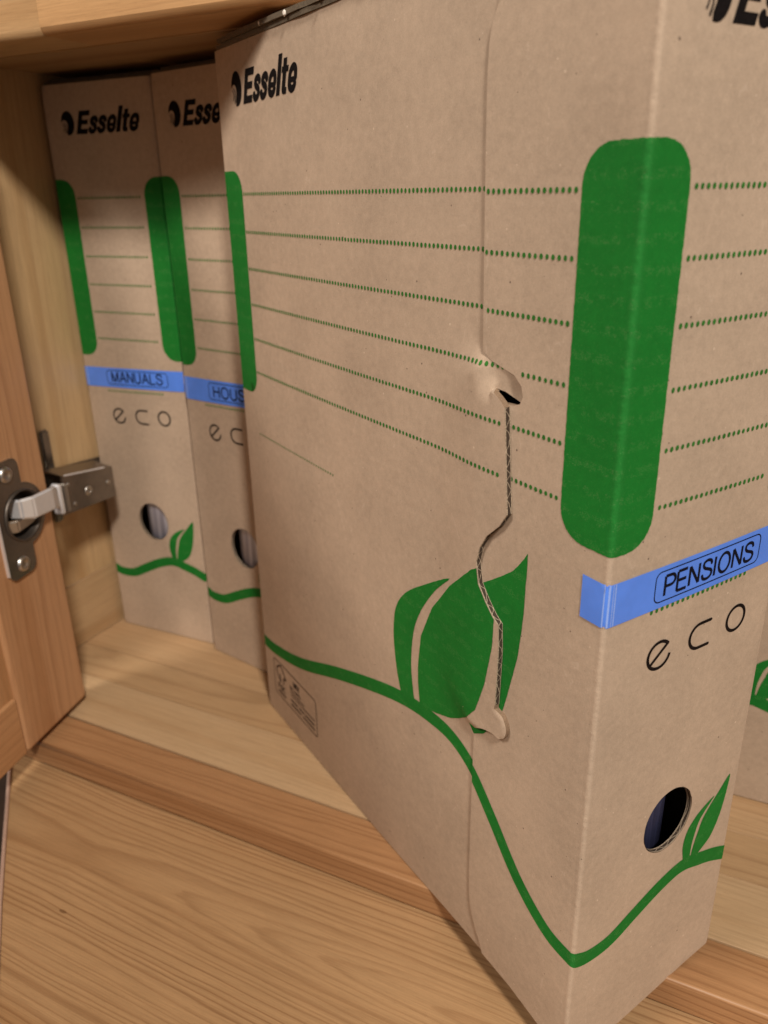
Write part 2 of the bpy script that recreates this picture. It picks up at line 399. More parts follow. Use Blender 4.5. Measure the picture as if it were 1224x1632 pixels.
# ------------------------------------------------------------------ archive box geometry (mm)
W, D, H = 80.0, 255.5, 352.0
RC = 1.5; LC = math.pi*RC/4
def sstep(a, b, x):
    t = min(1, max(0, (x-a)/(b-a))); return t*t*(3-2*t)
def bow(s, v):
    return .5*math.sin(math.pi*min(1, max(0, s/80)))*math.sin(math.pi*min(1, max(0, v/352))) + .12*sstep(-40, -58, s)
def fold(s, v, w):
    """the wrapped front sheet: s<0 side flap, 0..80 spine, s>80 far side"""
    w = w+bow(s, v)
    if s < -LC: return (-w, -s+(RC-LC), v)
    if s < LC:
        th = math.pi/4*(1+s/LC); return (RC-(RC+w)*math.cos(th), RC-(RC+w)*math.sin(th), v)
    if s < 80-LC:
        x = RC-LC+s; x = RC + (s-LC)*(80-2*RC)/(80-2*LC); return (x, -w, v)
    if s < 80+LC:
        th = math.pi/4*(1+(s-80)/LC); return (80-RC+(RC+w)*math.sin(th), RC-(RC+w)*math.cos(th), v)
    return (80+w, s-80+(RC-LC), v)
# side panel with the lifted tab
CUT = [(43.9, 230.6), (42.3, 211.5), (41.0, 197), (44.5, 192), (50.5, 186.5), (54.0, 181), (55.6, 175.3), (54.1, 167.7), (50.2, 162.8), (46.2, 158.8), (43.2, 156.8), (42.6, 146.5), (43.0, 133.7), (43.4, 123.4)]
EAR_T = [(57, 243.6), (51.7, 242.2), (46.7, 241.4), (42.3, 240.3), (39.0, 237.6), (38.3, 234.5), (39.6, 232.3), (41.6, 231.9), (43.6, 232.9), (46.9, 234.4), (50.8, 235.0), (47.6, 233.4), (45.3, 231.9)]
EAR_B = catmull([(42.2, 122.9), (39.2, 121.9), (37.3, 118.0), (38.2, 114.2), (40.6, 112.6), (44.6, 112.6), (50.9, 110.7), (57, 106.2)], 4)
PANEL = [(D, 0), (D, 351.5), (47, 351.5), (47, 250), (34, 250), (34, 232.0), (41.4, 232.0), (43.6, 232.9), (46.9, 234.4), (50.8, 235.0), (47.6, 233.4), (45.3, 231.9)]+CUT+EAR_B+[(48, 100), (48, 0)]
def dseg(x, y, pl):
    best = 1e9
    for a, b in zip(pl, pl[1:]):
        dx, dy = b[0]-a[0], b[1]-a[1]; t = max(0, min(1, ((x-a[0])*dx+(y-a[1])*dy)/(dx*dx+dy*dy)))
        best = min(best, math.hypot(x-a[0]-t*dx, y-a[1]-t*dy))
    return best
ROUND_T = EAR_T[0:7]; ROUND_B = EAR_B[0:16]
def panel_w(u, v):
    lo = -.8*(1-sstep(58, 135, u)); hi = 2.2*(1-sstep(54, 84, u))
    x_ = max(0, u-58)*1.1; k_ = sstep(245.5+x_*.6, 240.0-x_, v)*sstep(104.5-x_*.6, 110.5+x_, v)
    if u < 62:
        if v < 128: hi *= .80+.20*sstep(0, 1.0, dseg(u, v, ROUND_B))
    bulge = .7*math.sin(math.pi*min(1, max(0, (u-60)/195)))*math.sin(math.pi*min(1, max(0, v/352)))
    w_ = lo+(hi-lo)*k_+bulge
    if u < 61 and 228 < v < 252:                # the lug at the slit's upper end is pushed inwards, the tab below it stands out
        vs_ = 234.9-(50.8-u)*.333 if u < 50.8 else 234.9
        ear = (-.25-2.1*sstep(51, 39, u)*sstep(243, 233, v)) if v > vs_ else hi
        if u > 50.8: ear = -.25+(hi+.25)*sstep(240.5, 229.5, v)
        if v > 243.5: ear = ear+(lo-ear)*sstep(243.5, 249, v)
        w_ = ear+(w_-ear)*sstep(50.8, 60, u)
    return w_
def panel(u, v, w):
    return (-(w+panel_w(u, v)), u, v)
EAR_NOTCH = [(56.9, 245.5), (52.5, 242.9), (46.7, 241.4), (42.3, 240.3), (39.0, 237.6), (38.1, 234.5), (39.3, 232.2), (41.8, 231.3), (64, 230)]
FLAP_EDGE = catmull([(52.0, 351.5), (53.6, 338.6), (56.6, 332.4), (58.0, 325), (58.2, 308.3), (57.7, 275.1), (57.1, 250)], 4)+EAR_NOTCH+[(66, 180), (64, 112)]+catmull([(56.4, 104), (56.7, 84.7), (57.0, 58.9), (57.0, 34), (56.2, 21.2), (53.4, 12), (49.5, 5)], 4)

SIDE_STEM = [(255.4, 45.8), (239.5, 46.9), (206, 55.2), (162.8, 72.4), (127, 85.2), (105, 91.4), (87.5, 93.7), (71.5, 93.0), (58, 86.6), (45.5, 74.2), (29.3, 56.7), (13.4, 46.5), (1.5, 44.9)]
SPINE_STEM = [(0, 45.0), (6.5, 42.9), (17.2, 43.8), (29, 49.5), (40.5, 55.0), (50.5, 58.2), (57, 58.2), (63, 56.6), (71.5, 54.2), (80.2, 50.6)]
LEAF_SR = [(57.9, 60.5), (58.8, 66.9), (60.0, 71.0), (61.6, 76.2), (65.0, 81.0), (69.5, 86.0), (74.3, 91.0), (74.2, 85), (73.2, 78), (71.3, 70.9), (68.0, 64.4), (62.4, 60.2), (60, 58)]
LEAF_SL = [(54.4, 59), (52.6, 64.5), (52.1, 69.5), (53.4, 75), (56.8, 79.3), (61.0, 82.2), (66.8, 84.6), (62.4, 80.0), (59.6, 76.2), (58.1, 71.0), (57.3, 66), (57.0, 60)]
BIG_L = [(104.2, 91.5), (107.8, 99), (110.2, 111), (110.8, 123.5), (108.1, 135.0), (100.6, 144.0), (87.6, 152.8), (71.8, 162.0), (81.4, 152.8), (90.9, 139.9), (96.3, 127.5), (98.3, 111.9), (97.2, 100), (96.6, 93)]
BIG_R_P = [(92.4, 95.4), (93.5, 106), (93.3, 114.5), (91, 128.7), (83.4, 144.7), (71.7, 159), (58, 171.4), (50, 176), (44, 158.8), (45.2, 158.4), (45.6, 147.5), (49.0, 130.4), (53.7, 117), (60, 109.5), (66.6, 104.4), (72, 101.2), (78.8, 98.8), (86, 96.6)]
BIG_R_F = [(66, 160), (56, 166), (49.0, 170.6), (44, 174), (39.2, 177.6), (36.5, 180.6), (34.3, 183.5), (32.4, 186.4), (32.4, 180), (32.7, 174.5), (32.9, 165.4), (33.6, 158), (34.8, 148), (36.8, 139.7), (38.9, 131), (41.0, 123.4), (46, 113), (51, 107.2), (57, 103.6), (60, 105), (66, 130)]
LINES = [291.0, 274.5, 258.0, 241.5, 225.0, 208.5]

def box_shapes(sag):
    """cached meshes of one box: name -> (part name, mesh, materials)"""
    rg = random.Random(5)
    parts = []
    bot = [(-47.5, .2), (-30, -.2), (-14, -2.4*sag), (-5, -5.5*sag), (5, -7.5*sag), (28.7, -6.6*sag), (50, -2.4*sag), (66, .9*sag), (73.4, 2.0*sag), (78.7, 2.8*sag), (79.9, 5.5*sag), (82, 5*sag), (92, 0), (140, 0)]
    front = [(-u, v) for u, v in FLAP_EDGE]+bot+[(140, 351.5)]
    hole = ell(41.2, 86.2, 12.3, 13.4, 40)
    hole = [(x+rg.uniform(-.12, .12), y+rg.uniform(-.12, .12)) for x, y in hole]
    cols = [s0+LC*f for s0 in (0, 80) for f in (-1, -.75, -.5, -.25, 0, .25, .5, .75, 1)]
    extra = grid(-56, -3, 4, 350, 6, 6)+grid(3, 77, 4, 350, 6, 6)+grid(83, 138, 4, 350, 12, 12)+[(c, v*4.0) for c in cols for v in range(1, 87)]
    extra = [e for e in extra if not pip(e[0], e[1], ell(41.2, 86.2, 13, 14, 20))]
    sf = Shape([front], [hole])
    vs, fs = tri([sf], extra, 3.0)
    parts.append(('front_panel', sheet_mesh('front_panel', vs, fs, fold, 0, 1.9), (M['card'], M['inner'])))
    fclip = Shape([front], [hole])
    sp = Shape([PANEL]); ex = [e for e in grid(49, 254, 1, 351, 6, 6)]+grid(34.5, 62, 226, 251, 1.0, 1.0)+grid(36, 62, 104, 128, 1.0, 1.0)+grid(56, 118, 100, 248, 3, 3)+grid(42, 62, 128, 226, 2.5, 2.5)
    vs, fs = tri([sp], [e for e in ex if sp.has(*e)], 2.0)
    parts.append(('side_panel', sheet_mesh('side_panel', vs, fs, panel, 0, 2.1), (M['card'], M['inner'])))
    # corrugated raw edge of the tab: two liners and the wave between them
    def edge_strip():
        bm = bmesh.new(); lm = []
        path = []
        for a_, b_ in zip(CUT, CUT[1:]):
            kk = max(1, int(math.hypot(b_[0]-a_[0], b_[1]-a_[1])/1.4)); path += [(a_[0]+(b_[0]-a_[0])*j/kk, a_[1]+(b_[1]-a_[1])*j/kk) for j in range(kk)]
        path = [p_ for p_ in path if 123.6 < p_[1] < 230.8]
        def P3(u, v, w, o): return Vector(panel(u, v, w))*MM+Vector((0, -o*MM, 0))
        def quad(a, b, c, d, mi):
            f = bm.faces.new([bm.verts.new(q) for q in (a, b, c, d)]); f.material_index = mi
        T = 2.15
        rg2 = random.Random(8); ph = 0
        for i in range(len(path)-1):
            (u1, v1), (u2, v2) = path[i], path[i+1]
            quad(P3(u1, v1, -.02, .16), P3(u2, v2, -.02, .16), P3(u2, v2, -.36, .16), P3(u1, v1, -.36, .16), 1)
            quad(P3(u1, v1, -T+.34, .16), P3(u2, v2, -T+.34, .16), P3(u2, v2, -T-.02, .16), P3(u1, v1, -T-.02, .16), 1)
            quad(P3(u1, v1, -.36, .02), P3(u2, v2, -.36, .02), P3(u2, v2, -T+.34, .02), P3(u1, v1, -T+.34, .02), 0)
            quad(P3(u1, v1, 0, 0), P3(u2, v2, 0, 0), P3(u2, v2, -.02, .16), P3(u1, v1, -.02, .16), 1)
        acc = 0; pts = []
        for i in range(len(path)-1):
            (u1, v1), (u2, v2) = path[i], path[i+1]; L = math.hypot(u2-u1, v2-v1)
            for t in range(4):
                f = t/4; a = acc+L*f; ww = -T/2+(T/2-.34)*math.sin(a*2*math.pi/5.6+1.1*math.sin(a*.31)+.5*math.sin(a*.9))+.10*math.sin(a*3.1); pts.append((u1+(u2-u1)*f, v1+(v2-v1)*f, ww))
            acc += L
        for a, b in zip(pts, pts[1:]):
            quad(P3(a[0], a[1], a[2]+.14, .10), P3(b[0], b[1], b[2]+.14, .10), P3(b[0], b[1], b[2]-.14, .10), P3(a[0], a[1], a[2]-.14, .10), 1)
        bmesh.ops.recalc_face_normals(bm, faces=bm.faces)
        me = bpy.data.meshes.new('corrugated_edge'); bm.to_mesh(me); bm.free(); return me
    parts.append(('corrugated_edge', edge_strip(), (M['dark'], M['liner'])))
    # hole rim: wavy medium inside the die-cut hole
    def rim():
        bm = bmesh.new(); n = 72
        for i in range(n):
            a, b = 6.28318*i/n, 6.28318*(i+1)/n
            def p_(t, w, k_): return Vector(fold(41.2+(12.3-k_)*math.cos(t), 86.2+(13.4-k_)*math.sin(t), w))*MM
            for (w0, w1, mi) in ((-.06, -.4, 1), (-1.5, -1.88, 1)):
                f = bm.faces.new([bm.verts.new(q) for q in (p_(a, w0, .25), p_(b, w0, .25), p_(b, w1, .25), p_(a, w1, .25))]); f.material_index = mi
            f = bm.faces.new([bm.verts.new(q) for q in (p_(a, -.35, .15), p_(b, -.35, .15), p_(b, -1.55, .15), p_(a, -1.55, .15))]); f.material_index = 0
            sv = lambda t: -.95+.55*math.sin(12.3*math.cos(t)*6.283/6.2*1.0)
            f = bm.faces.new([bm.verts.new(q) for q in (p_(a, sv(a)+.13, .22), p_(b, sv(b)+.13, .22), p_(b, sv(b)-.13, .22), p_(a, sv(a)-.13, .22))]); f.material_index = 1
        me = bpy.data.meshes.new('hole_rim'); bm.to_mesh(me); bm.free(); return me
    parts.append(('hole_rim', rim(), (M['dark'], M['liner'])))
    # plain far side, back, bottom
    def flat(name, poly, fn, t=1.8, st=25):
        v_, f_ = tri([Shape([poly])], [], st); return sheet_mesh(name, v_, f_, fn, 0, t)
    parts.append(('side_panel', flat('far_side_panel', [(50, 0), (D, 0), (D, 351.5), (50, 351.5)], lambda u, v, w: (78.0+w, u, v)), (M['card'], M['inner'])))
    parts.append(('back_panel', flat('back_panel', [(.2, 0), (77.8, 0), (77.8, 351.5), (.2, 351.5)], lambda u, v, w: (u, D-1.9+w, v)), (M['card'], M['inner'])))
    parts.append(('bottom_panel', flat('bottom_panel', [(2.2, 2.4), (77.2, 2.4), (77.2, D-4), (2.2, D-4)], lambda u, v, w: (u, v, .3+w+1.9)), (M['inner'], M['inner'])))
    # lid: two boards folded over each other, raw edges showing
    def lid():
        bm = bmesh.new(); rg3 = random.Random(3)
        def brd(x0, x1, y0, y1, z0, z1, mi, nseg=40, amp=.25):
            for i in range(nseg):
                a, b = y0+(y1-y0)*i/nseg, y0+(y1-y0)*(i+1)/nseg
                ja, jb = amp*math.sin(a*.9)+amp*.6*math.sin(a*2.3+1), amp*math.sin(b*.9)+amp*.6*math.sin(b*2.3+1)
                v8 = [bm.verts.new(Vector(q)*MM) for q in ((x0+ja, a, z0), (x0+jb, b, z0), (x0+jb, b, z1), (x0+ja, a, z1), (x1, a, z0), (x1, b, z0), (x1, b, z1), (x1, a, z1))]
                for q, m_ in (((3, 2, 1, 0), mi), ((7, 6, 2, 3), 0), ((0, 1, 5, 4), mi)):
                    f = bm.faces.new([v8[j] for j in q]); f.material_index = m_
                if i in (0, nseg-1):
                    f = bm.faces.new([v8[j] for j in ((0, 3, 7, 4) if i == 0 else (1, 5, 6, 2))]); f.material_index = mi
        brd(-.6, 79, 4, D-3, 351.6, 353.3, 1)
        brd(-1.6, 79, 9, D-8, 353.5, 355.3, 1, 36, .4)
        bmesh.ops.remove_doubles(bm, verts=bm.verts, dist=1e-6)
        bmesh.ops.recalc_face_normals(bm, faces=bm.faces)
        me = bpy.data.meshes.new('lid_flap'); bm.to_mesh(me); bm.free()
        ul = me.uv_layers.new(name='UVMap')
        for l in me.loops: ul.data[l.index].uv = me.vertices[l.vertex_index].co.xy
        return me
    parts.append(('lid_flap', lid(), (M['card'], M['lid'])))
    for y, z, rr in ((201, 354.2, .9), (178, 353.9, 1.15), (151, 354.3, 1.0)):
        bm = bmesh.new()
        bmesh.ops.create_icosphere(bm, subdivisions=1, radius=1, matrix=Matrix.Translation(Vector((-1.9, y, z))*MM) @ Matrix.Diagonal((rr*.6*MM, rr*MM, rr*1.1*MM, 1)))
        me = bpy.data.meshes.new('paper_tuft'); bm.to_mesh(me); bm.free()
        parts.append(('paper_tuft', me, (M['tuft'],)))

    # ---- prints on the folded front sheet (s) and on the side panel (u)
    arc = [(c, v) for c in cols for v in [x*1.5 for x in range(0, 235)]]
    def pr(name, polys, mat, clip='front', w=.13, extra=(), step=2.0, holes=()):
        sh = Shape(polys, holes)
        if clip == 'front':
            bb = [min(a[0] for q in polys for a in q), max(a[0] for q in polys for a in q), min(a[1] for q in polys for a in q), max(a[1] for q in polys for a in q)]
            ex = [e for e in arc if bb[0] < e[0] < bb[1] and bb[2] < e[1] < bb[3]]+list(extra)
            cl = Shape([[(max(bb[0]-9, a[0]), a[1]) for a in front]], [hole]) if bb[0] > -44 else fclip
            vs, fs = tri([sh, fclip] if (bb[0] < -44 or bb[2] < 6 or name in ('printed_leaf',)) else [sh], ex, step)
            me = sheet_mesh(name, vs, fs, fold, w)
        else:
            vs, fs = tri([sh, sp] if clip == 'pclip' else [sh], [e for e in extra], step)
            me = sheet_mesh(name, vs, fs, panel, w)
        parts.append((name, me, (mat,)))
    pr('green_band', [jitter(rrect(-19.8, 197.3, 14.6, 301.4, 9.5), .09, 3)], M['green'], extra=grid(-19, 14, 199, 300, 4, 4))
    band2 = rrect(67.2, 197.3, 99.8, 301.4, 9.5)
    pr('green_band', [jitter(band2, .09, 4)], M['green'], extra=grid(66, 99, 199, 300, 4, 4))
    bandr = [(D-.2, 197.3)]+[(D-19.8+9.5, 197.3)][:0]+[p_ for p_ in rrect(D-19.8, 197.3, D+15, 301.4, 9.5) if p_[0] < D-.2]+[(D-.2, 301.4)]
    bandr = sorted([p_ for p_ in rrect(D-19.8, 197.3, D+15, 301.4, 9.5) if p_[0] < D-2], key=lambda a: 0)
    top = [p_ for p_ in bandr if p_[1] > 250]; low = [p_ for p_ in bandr if p_[1] <= 250]
    pr('green_band', [[(D-.2, 301.4)]+sorted(top, key=lambda a: -a[1] + (-a[0])*.001 if a[1] < 301.39 else -1e3-a[0])+sorted(low, key=lambda a: -a[1]+a[0]*.001)+[(D-.2, 197.3)]], M['green'], clip='p', extra=grid(D-19, D-1, 200, 300, 5, 6))
    def dots(a, b, v, pitch=2.25, r=.70): 
        n = int(round((b-a)/pitch)); return [ell(a+(b-a)*i/n, v+rg.uniform(-.04, .04), r*.92+rg.uniform(-.05, .05), r*1.12+rg.uniform(-.05, .05), 9) for i in range(n+1)]
    for v in LINES:
        pr('dotted_line', dots(17.0, 63.4, v), M['dotgreen'], step=5)
        pr('dotted_line', dots(-57.0+(2.0 if v < 262 else .6), -21.8, v-.3), M['dotgreen'], step=5) if v > 246 or v < 0 else pr('dotted_line', dots(-(38.5 if v > 235 and v < 246 else 41.5), -21.8, v-.3), M['dotgreen'], step=5)
        pr('dotted_line', dots(59.6 if v > 246 else (46 if v < 246 else 0), D-21.5, v+.4), M['dotgreen'], clip='p', step=5)
    pr('dotted_line', dots(158, 237, 176.6, r=.5), M['dotgreen'], clip='p', step=5)
    pr('dotted_line', [[(x, y+.0223*x) for x, y in q] for q in dots(18.8, 62.5, 174.5)], M['dotgreen'], step=5)
    wm = wordmark()[0]
    pr('printed_logo', [[(12.2+x*.88, 325.2+y*.92) for x, y in q] for q in wm], M['black'], step=6)
    pr('printed_logo', [[(239.0-x, 327.7+y*1.0) for x, y in q] for q in wm], M['black'], clip='p', step=6)
    e_ = stroke(ell(24.6, 158.6, 4.9, 4.7, 30, 44, 352), 1.15)+stroke([(20.9, 155.8), (28.2, 161.9)], 1.15, caps=True)
    c_ = stroke([(48.2, 163.8), (43.2, 163.8)]+ell(43.2, 159.4, 4.6, 4.4, 16, 90, 270)+[(48.2, 155.0)], 1.15, caps=True)
    o_ = stroke(ell(61.5, 160.0, 4.6, 4.5, 30), 1.15, closed=True)
    pr('printed_letter', e_, M['brown'], step=6); pr('printed_letter', c_, M['brown'], step=6); pr('printed_letter', o_, M['brown'], step=6)
    st = catmull([(-u, v) for u, v in SIDE_STEM[7:-1]]+[(-1.2, 45.0)]+SPINE_STEM, 6)
    st = [a for a in st if a[0] > -72]
    pr('printed_stem', stroke(st, lambda t: 6.3), M['green'], step=2.0)
    su = catmull(SIDE_STEM[:11], 6)
    pr('printed_stem', [[(max(50.0, min(D-.3, x)), y) for x, y in q] for q in stroke(su, lambda t: 7.0-.9*t) if min(a[0] for a in q) > 49.0], M['green'], clip='p', step=3)
    pr('printed_leaf', [jitter(catmull(LEAF_SR, 4, True), .04, 6)], M['green'], step=2)
    pr('printed_leaf', [jitter(catmull(LEAF_SL, 4, True), .04, 7)], M['green'], step=2)
    pr('printed_leaf', [jitter(catmull(BIG_L, 4, True), .06, 8)], M['green'], clip='p', step=3, extra=[e for e in grid(72, 110, 92, 162, 4, 4) if pip(e[0], e[1], BIG_L)])
    bp = Shape([jitter(BIG_R_P, .06, 9)])
    pr('printed_leaf', bp.p, M['green'], clip='pclip', step=1.5, w=.14, extra=[e for e in grid(44, 94, 96, 176, 2.5, 2.5) if bp.has(*e)])
    bf = [(-x, y) for x, y in BIG_R_F]
    pr('printed_leaf', [jitter(bf, .06, 10)], M['green'], step=2)
    # certification label near the rear bottom corner, mirrored because u runs right to left
    fr = stroke(rrect(0, 0, 53.5, 23.8, 2.2, 4), .6, closed=True)
    tree = stroke(catmull([(6, 20.5), (9.5, 22), (12.2, 19.4), (15.6, 15.6), (12.5, 14.9), (12.3, 10.8)], 4), 1.1)+stroke([(4.6, 14.2), (8.4, 10.8), (8.0, 16.2)], 1.0)+stroke(catmull([(6, 20.5), (3.8, 18.5), (4.6, 14.2)], 4), 1.0)
    lab = fr+tree+shift(write('FSC', 3.4, .75, 9), 4.6, 5.3)+shift(write('FSC C', 1.2, .3, 10), 4.2, 2.6)
    lab += shift(write('MIX', 3.6, .9, 7.0), 26, 17.2)+shift(write('BOARD FROM', 1.8, .4, 19), 20, 13.0)+shift(write('RECLAIMED FIBRE', 1.8, .4, 26.5), 20, 9.8) if False else fr+tree+shift(write('FSC', 3.4, .75, 9), 4.6, 5.3)+shift(write('MIX', 3.6, .9, 7.0), 26, 17.2)+shift(write('BOARD', 2.0, .45, 13), 21, 13.4)
    lab += stroke([(21, 11.6), (39, 11.6)], .7)+stroke([(21, 9.4), (51, 9.4)], .7)
    for x0, x1, y in ((21, 30, 6.2), (31.5, 38, 6.2), (39, 50.5, 6.2), (21, 34, 3.2), (36, 50.5, 3.2), (4.5, 14, 3.0)): lab += stroke([(x0, y), (x1, y)], 1.1)
    pr('printed_label', [[(244.0-x, 15.9+y) for x, y in q] for q in lab], M['fade'], clip='p', step=6)
    return parts

CACHE = {}
def make_box(loc, rz, label, text, sag=0.0, tape=(175.3, 188.9), folder=None, tape_end=83.0):
    key = 1 if sag else 0
    if key not in CACHE: CACHE[key] = box_shapes(sag)
    t = empty('archive_box', loc, rz)
    tag(t, label, 'archive box', 'cardboard archive boxes standing in the cabinet')
    for nm, me, mats in CACHE[key]:
        link(nm, me, t, mats)
    if text:
        v0, v1 = tape; sl = .021
        def pt(name, polys, mat, w, parent=t, step=2.0, ex=()):
            vs, fs = tri([Shape(polys)], ex, step)
            return link(name, sheet_mesh(name, [(a, b) for a, b in vs], fs, lambda s, v, w_: fold(s, v+sl*max(0, s)-(.012*min(0, s)), w_), w), parent, (mat,))
        cols = [LC*f for f in (-1, -.75, -.5, -.25, 0, .25, .5, .75, 1)]+[80+LC*f for f in (-1, -.5, 0, .5, 1)]
        tp = pt('label_tape', [[(-9.1, v0), (tape_end, v0), (tape_end, v1), (-9.1, v1)]], M['tape'], .28, ex=[(c, v0+(v1-v0)*j/6) for c in cols for j in range(1, 6)])
        cr = []
        for s0, wd2 in ((-.9, .35), (.2, .5), (1.5, .3), (2.3, .45)): cr += [[(s0, v0+.1), (s0+wd2, v0+.1), (s0+wd2*1.1, v1-.1), (s0+.05, v1-.1)]]
        pt('crease_highlight', cr, M['crease'], .31, step=1.5)  # pale streaks paint the highlight where the tape creases round the corner
        fr = stroke(rrect(22.8 if text == 'HOUSE' else 19.0, v0+2.0, 68.0, v1-1.7, 2.2, 5), .42, closed=True)
        pt('text_frame', fr, M['tapeink'], .33, tp)
        tw = {'PENSIONS': 41.5, 'MANUALS': 40.5, 'HOUSE': 33}[text]
        pt('label_text', shift(write(text, 6.4, 1.05 if text == 'PENSIONS' else 1.0, tw), 27.0 if text == 'HOUSE' else 23.2, v0+3.6), M['tapeink'], .33, tp)
    return t

main_box = make_box((.410686, -.070181, .0006), 1.018, 'large kraft box pulled out at an angle in front with a blue PENSIONS label', 'PENSIONS', sag=1.0)
box1 = make_box((.0372, .1047, .0006), .0272, 'kraft box with a blue MANUALS label standing against the left cabinet wall', 'MANUALS', tape=(177.0, 189.6), tape_end=79.8)
box2 = make_box((.1212, .1020, .0006), -.19, 'kraft box with a blue HOUSE label half hidden behind the big pulled-out box', 'HOUSE', tape=(176.6, 190.2))
box4 = make_box((.3995, .0980, .0006), 0.0, 'shaded kraft box at the right picture edge showing only a green leaf and stem', None)

def folder(boxo, x0, x1, depth, mat, label, length=225, height=310):
    """a plastic binder standing inside its box, its rounded back towards the finger hole"""
    bm = bmesh.new(); n = 20; cx = (x0+x1)/2; rx = (x1-x0)/2; pts = []
    for i in range(n+1):
        a = math.pi*i/n; pts.append((cx-rx*math.cos(a), depth+rx*.26*(1-math.sin(a)**.6)))
    pts = pts+[(x1, length), (x0, length)]
    lo = [bm.verts.new(Vector((x, y, 3.2))*MM) for x, y in pts]; hi = [bm.verts.new(Vector((x, y, height))*MM) for x, y in pts]
    k_ = len(pts)
    for i in range(k_):
        f = bm.faces.new((lo[i], lo[(i+1) % k_], hi[(i+1) % k_], hi[i])); f.smooth = i < n
    bm.faces.new(hi); bm.faces.new(list(reversed(lo)))
    bmesh.ops.recalc_face_normals(bm, faces=bm.faces)
    me = bpy.data.meshes.new('plastic_folder'); bm.to_mesh(me); bm.free()
    o = link('plastic_folder', me, None, (mat,)); o.location = boxo.location; o.rotation_euler = boxo.rotation_euler
    tag(o, label, 'folder', 'folders inside the archive boxes'); return o
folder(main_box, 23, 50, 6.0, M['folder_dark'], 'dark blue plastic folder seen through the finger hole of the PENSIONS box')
folder(box1, 31, 75, 2.3, M['folder'], 'pale lavender plastic folder seen through the finger hole of the MANUALS box')
folder(box2, 30, 75, 2.3, M['folder'], 'pale grey-blue plastic folder seen through the finger hole of the HOUSE box')

# ------------------------------------------------------------------ cabinet
cab = empty('wooden_cabinet', (0, 0, 0)); tag(cab, 'pine cabinet with an open hinged door holding the row of cardboard boxes', 'cabinet')
rgp = random.Random(11)
def plank(parent, lo, hi, axis='x', r=.8, tint=(1, 1, 1), ring=(0, 25), pitch=3.2, amp=1.0, name='plank', seg=2, mtx=None, taper=.03):
    """board between two corners in mm; local x is the grain"""
    lo = Vector(lo)*MM; hi = Vector(hi)*MM; c = (lo+hi)/2; d = hi-lo
    rot = {'x': Matrix.Identity(3), 'y': Matrix(((0, -1, 0), (1, 0, 0), (0, 0, 1))), 'z': Matrix(((0, 0, -1), (0, 1, 0), (1, 0, 0)))}[axis]
    ld = rot.transposed() @ d; ld = Vector((abs(ld.x), abs(ld.y), abs(ld.z)))
    bm = bmesh.new(); bmesh.ops.create_cube(bm, size=1, matrix=Matrix.Diagonal((*ld, 1)))
    if r: bmesh.ops.bevel(bm, geom=[e for e in bm.edges if abs((e.verts[0].co-e.verts[1].co).normalized().x) > .9 or name in ('stile', 'rail')], offset=r*MM, segments=seg, profile=.5, affect='EDGES', clamp_overlap=True)
    me = bpy.data.meshes.new(name); bm.to_mesh(me); bm.free()
    if seg > 1:
        me.polygons.foreach_set('use_smooth', [len(pl.vertices) == 4 and pl.area < 4e-3*max(ld)*1 and min((me.vertices[a].co-me.vertices[b].co).length for a, b in pl.edge_keys) < 3e-3 for pl in me.polygons])
    o = link(name, me, parent, (M['pine'],))
    mm_ = rot.to_4x4(); mm_.translation = c
    if mtx is not None: mm_ = mtx @ mm_
    o.matrix_world = mm_; o.matrix_parent_inverse = Matrix.Identity(4)
    o.matrix_basis = mm_
    o.color = (*tint, 1); o['ring_y'] = float(ring[0]); o['ring_z'] = float(ring[1]); o['ring_pitch'] = float(pitch); o['ring_amp'] = float(amp); o['taper'] = float(taper); o['warp'] = 1.0
    o['seed'] = rgp.uniform(0, 9)
    return o
# bottom shelf: glued lamellae
sh = empty('bottom_shelf', parent=cab)
XL, XR = 33, 720
plank(sh, (XL-22, -24, -15), (XR, 3, 0), 'x', r=1.5, tint=(.82, .64, .50), ring=(40, 60), pitch=3.0, amp=.9, seg=4)  # redder brown front board, its tint darkened further for shade on the face
tints = [(3.25, 41, (1.06, 1.05, 1.0), (-60, 30), 4.2, .35), (41.25, 71, (.98, .93, .84), (10, 40), 4.0, .6), (71.35, 112, (1.05, 1.0, .92), (60, 25), 3.4, .5), (112.2, 165, (1, .95, .9), (10, 30), 3, .6), (165.2, 230, (.95, .9, .85), (0, 25), 3, .6), (230.2, 300, (1, .95, .9), (5, 30), 3, .6), (300.2, 378, (1, .95, .9), (5, 30), 3, .6)]
for a, b, tn, rg_, pt_, am in tints: plank(sh, (XL-22, a, -15), (XR, b, 0), 'x', r=.12, tint=tn, ring=rg_, pitch=pt_, amp=am)
# lower ledge
lg = empty('lower_ledge', parent=cab)
# left wall
lw = empty('side_wall', parent=cab)
plank(lw, (XL-22, -24, .2), (XL, 378, 47), 'y', r=.8, tint=(.98, .97, .90), ring=(20, 50), pitch=3.2, amp=.4)
ys = [-24, 62, 150, 240, 378]
for i in range(4):
    plank(lw, (XL-22, ys[i]+.0, 47.3), (XL, ys[i+1]-.05, 359), 'z', r=.1, tint=(1.06, 1.04, .92), ring=(70 if i != 1 else -70, 30), pitch=5.5, amp=.3, seg=1)
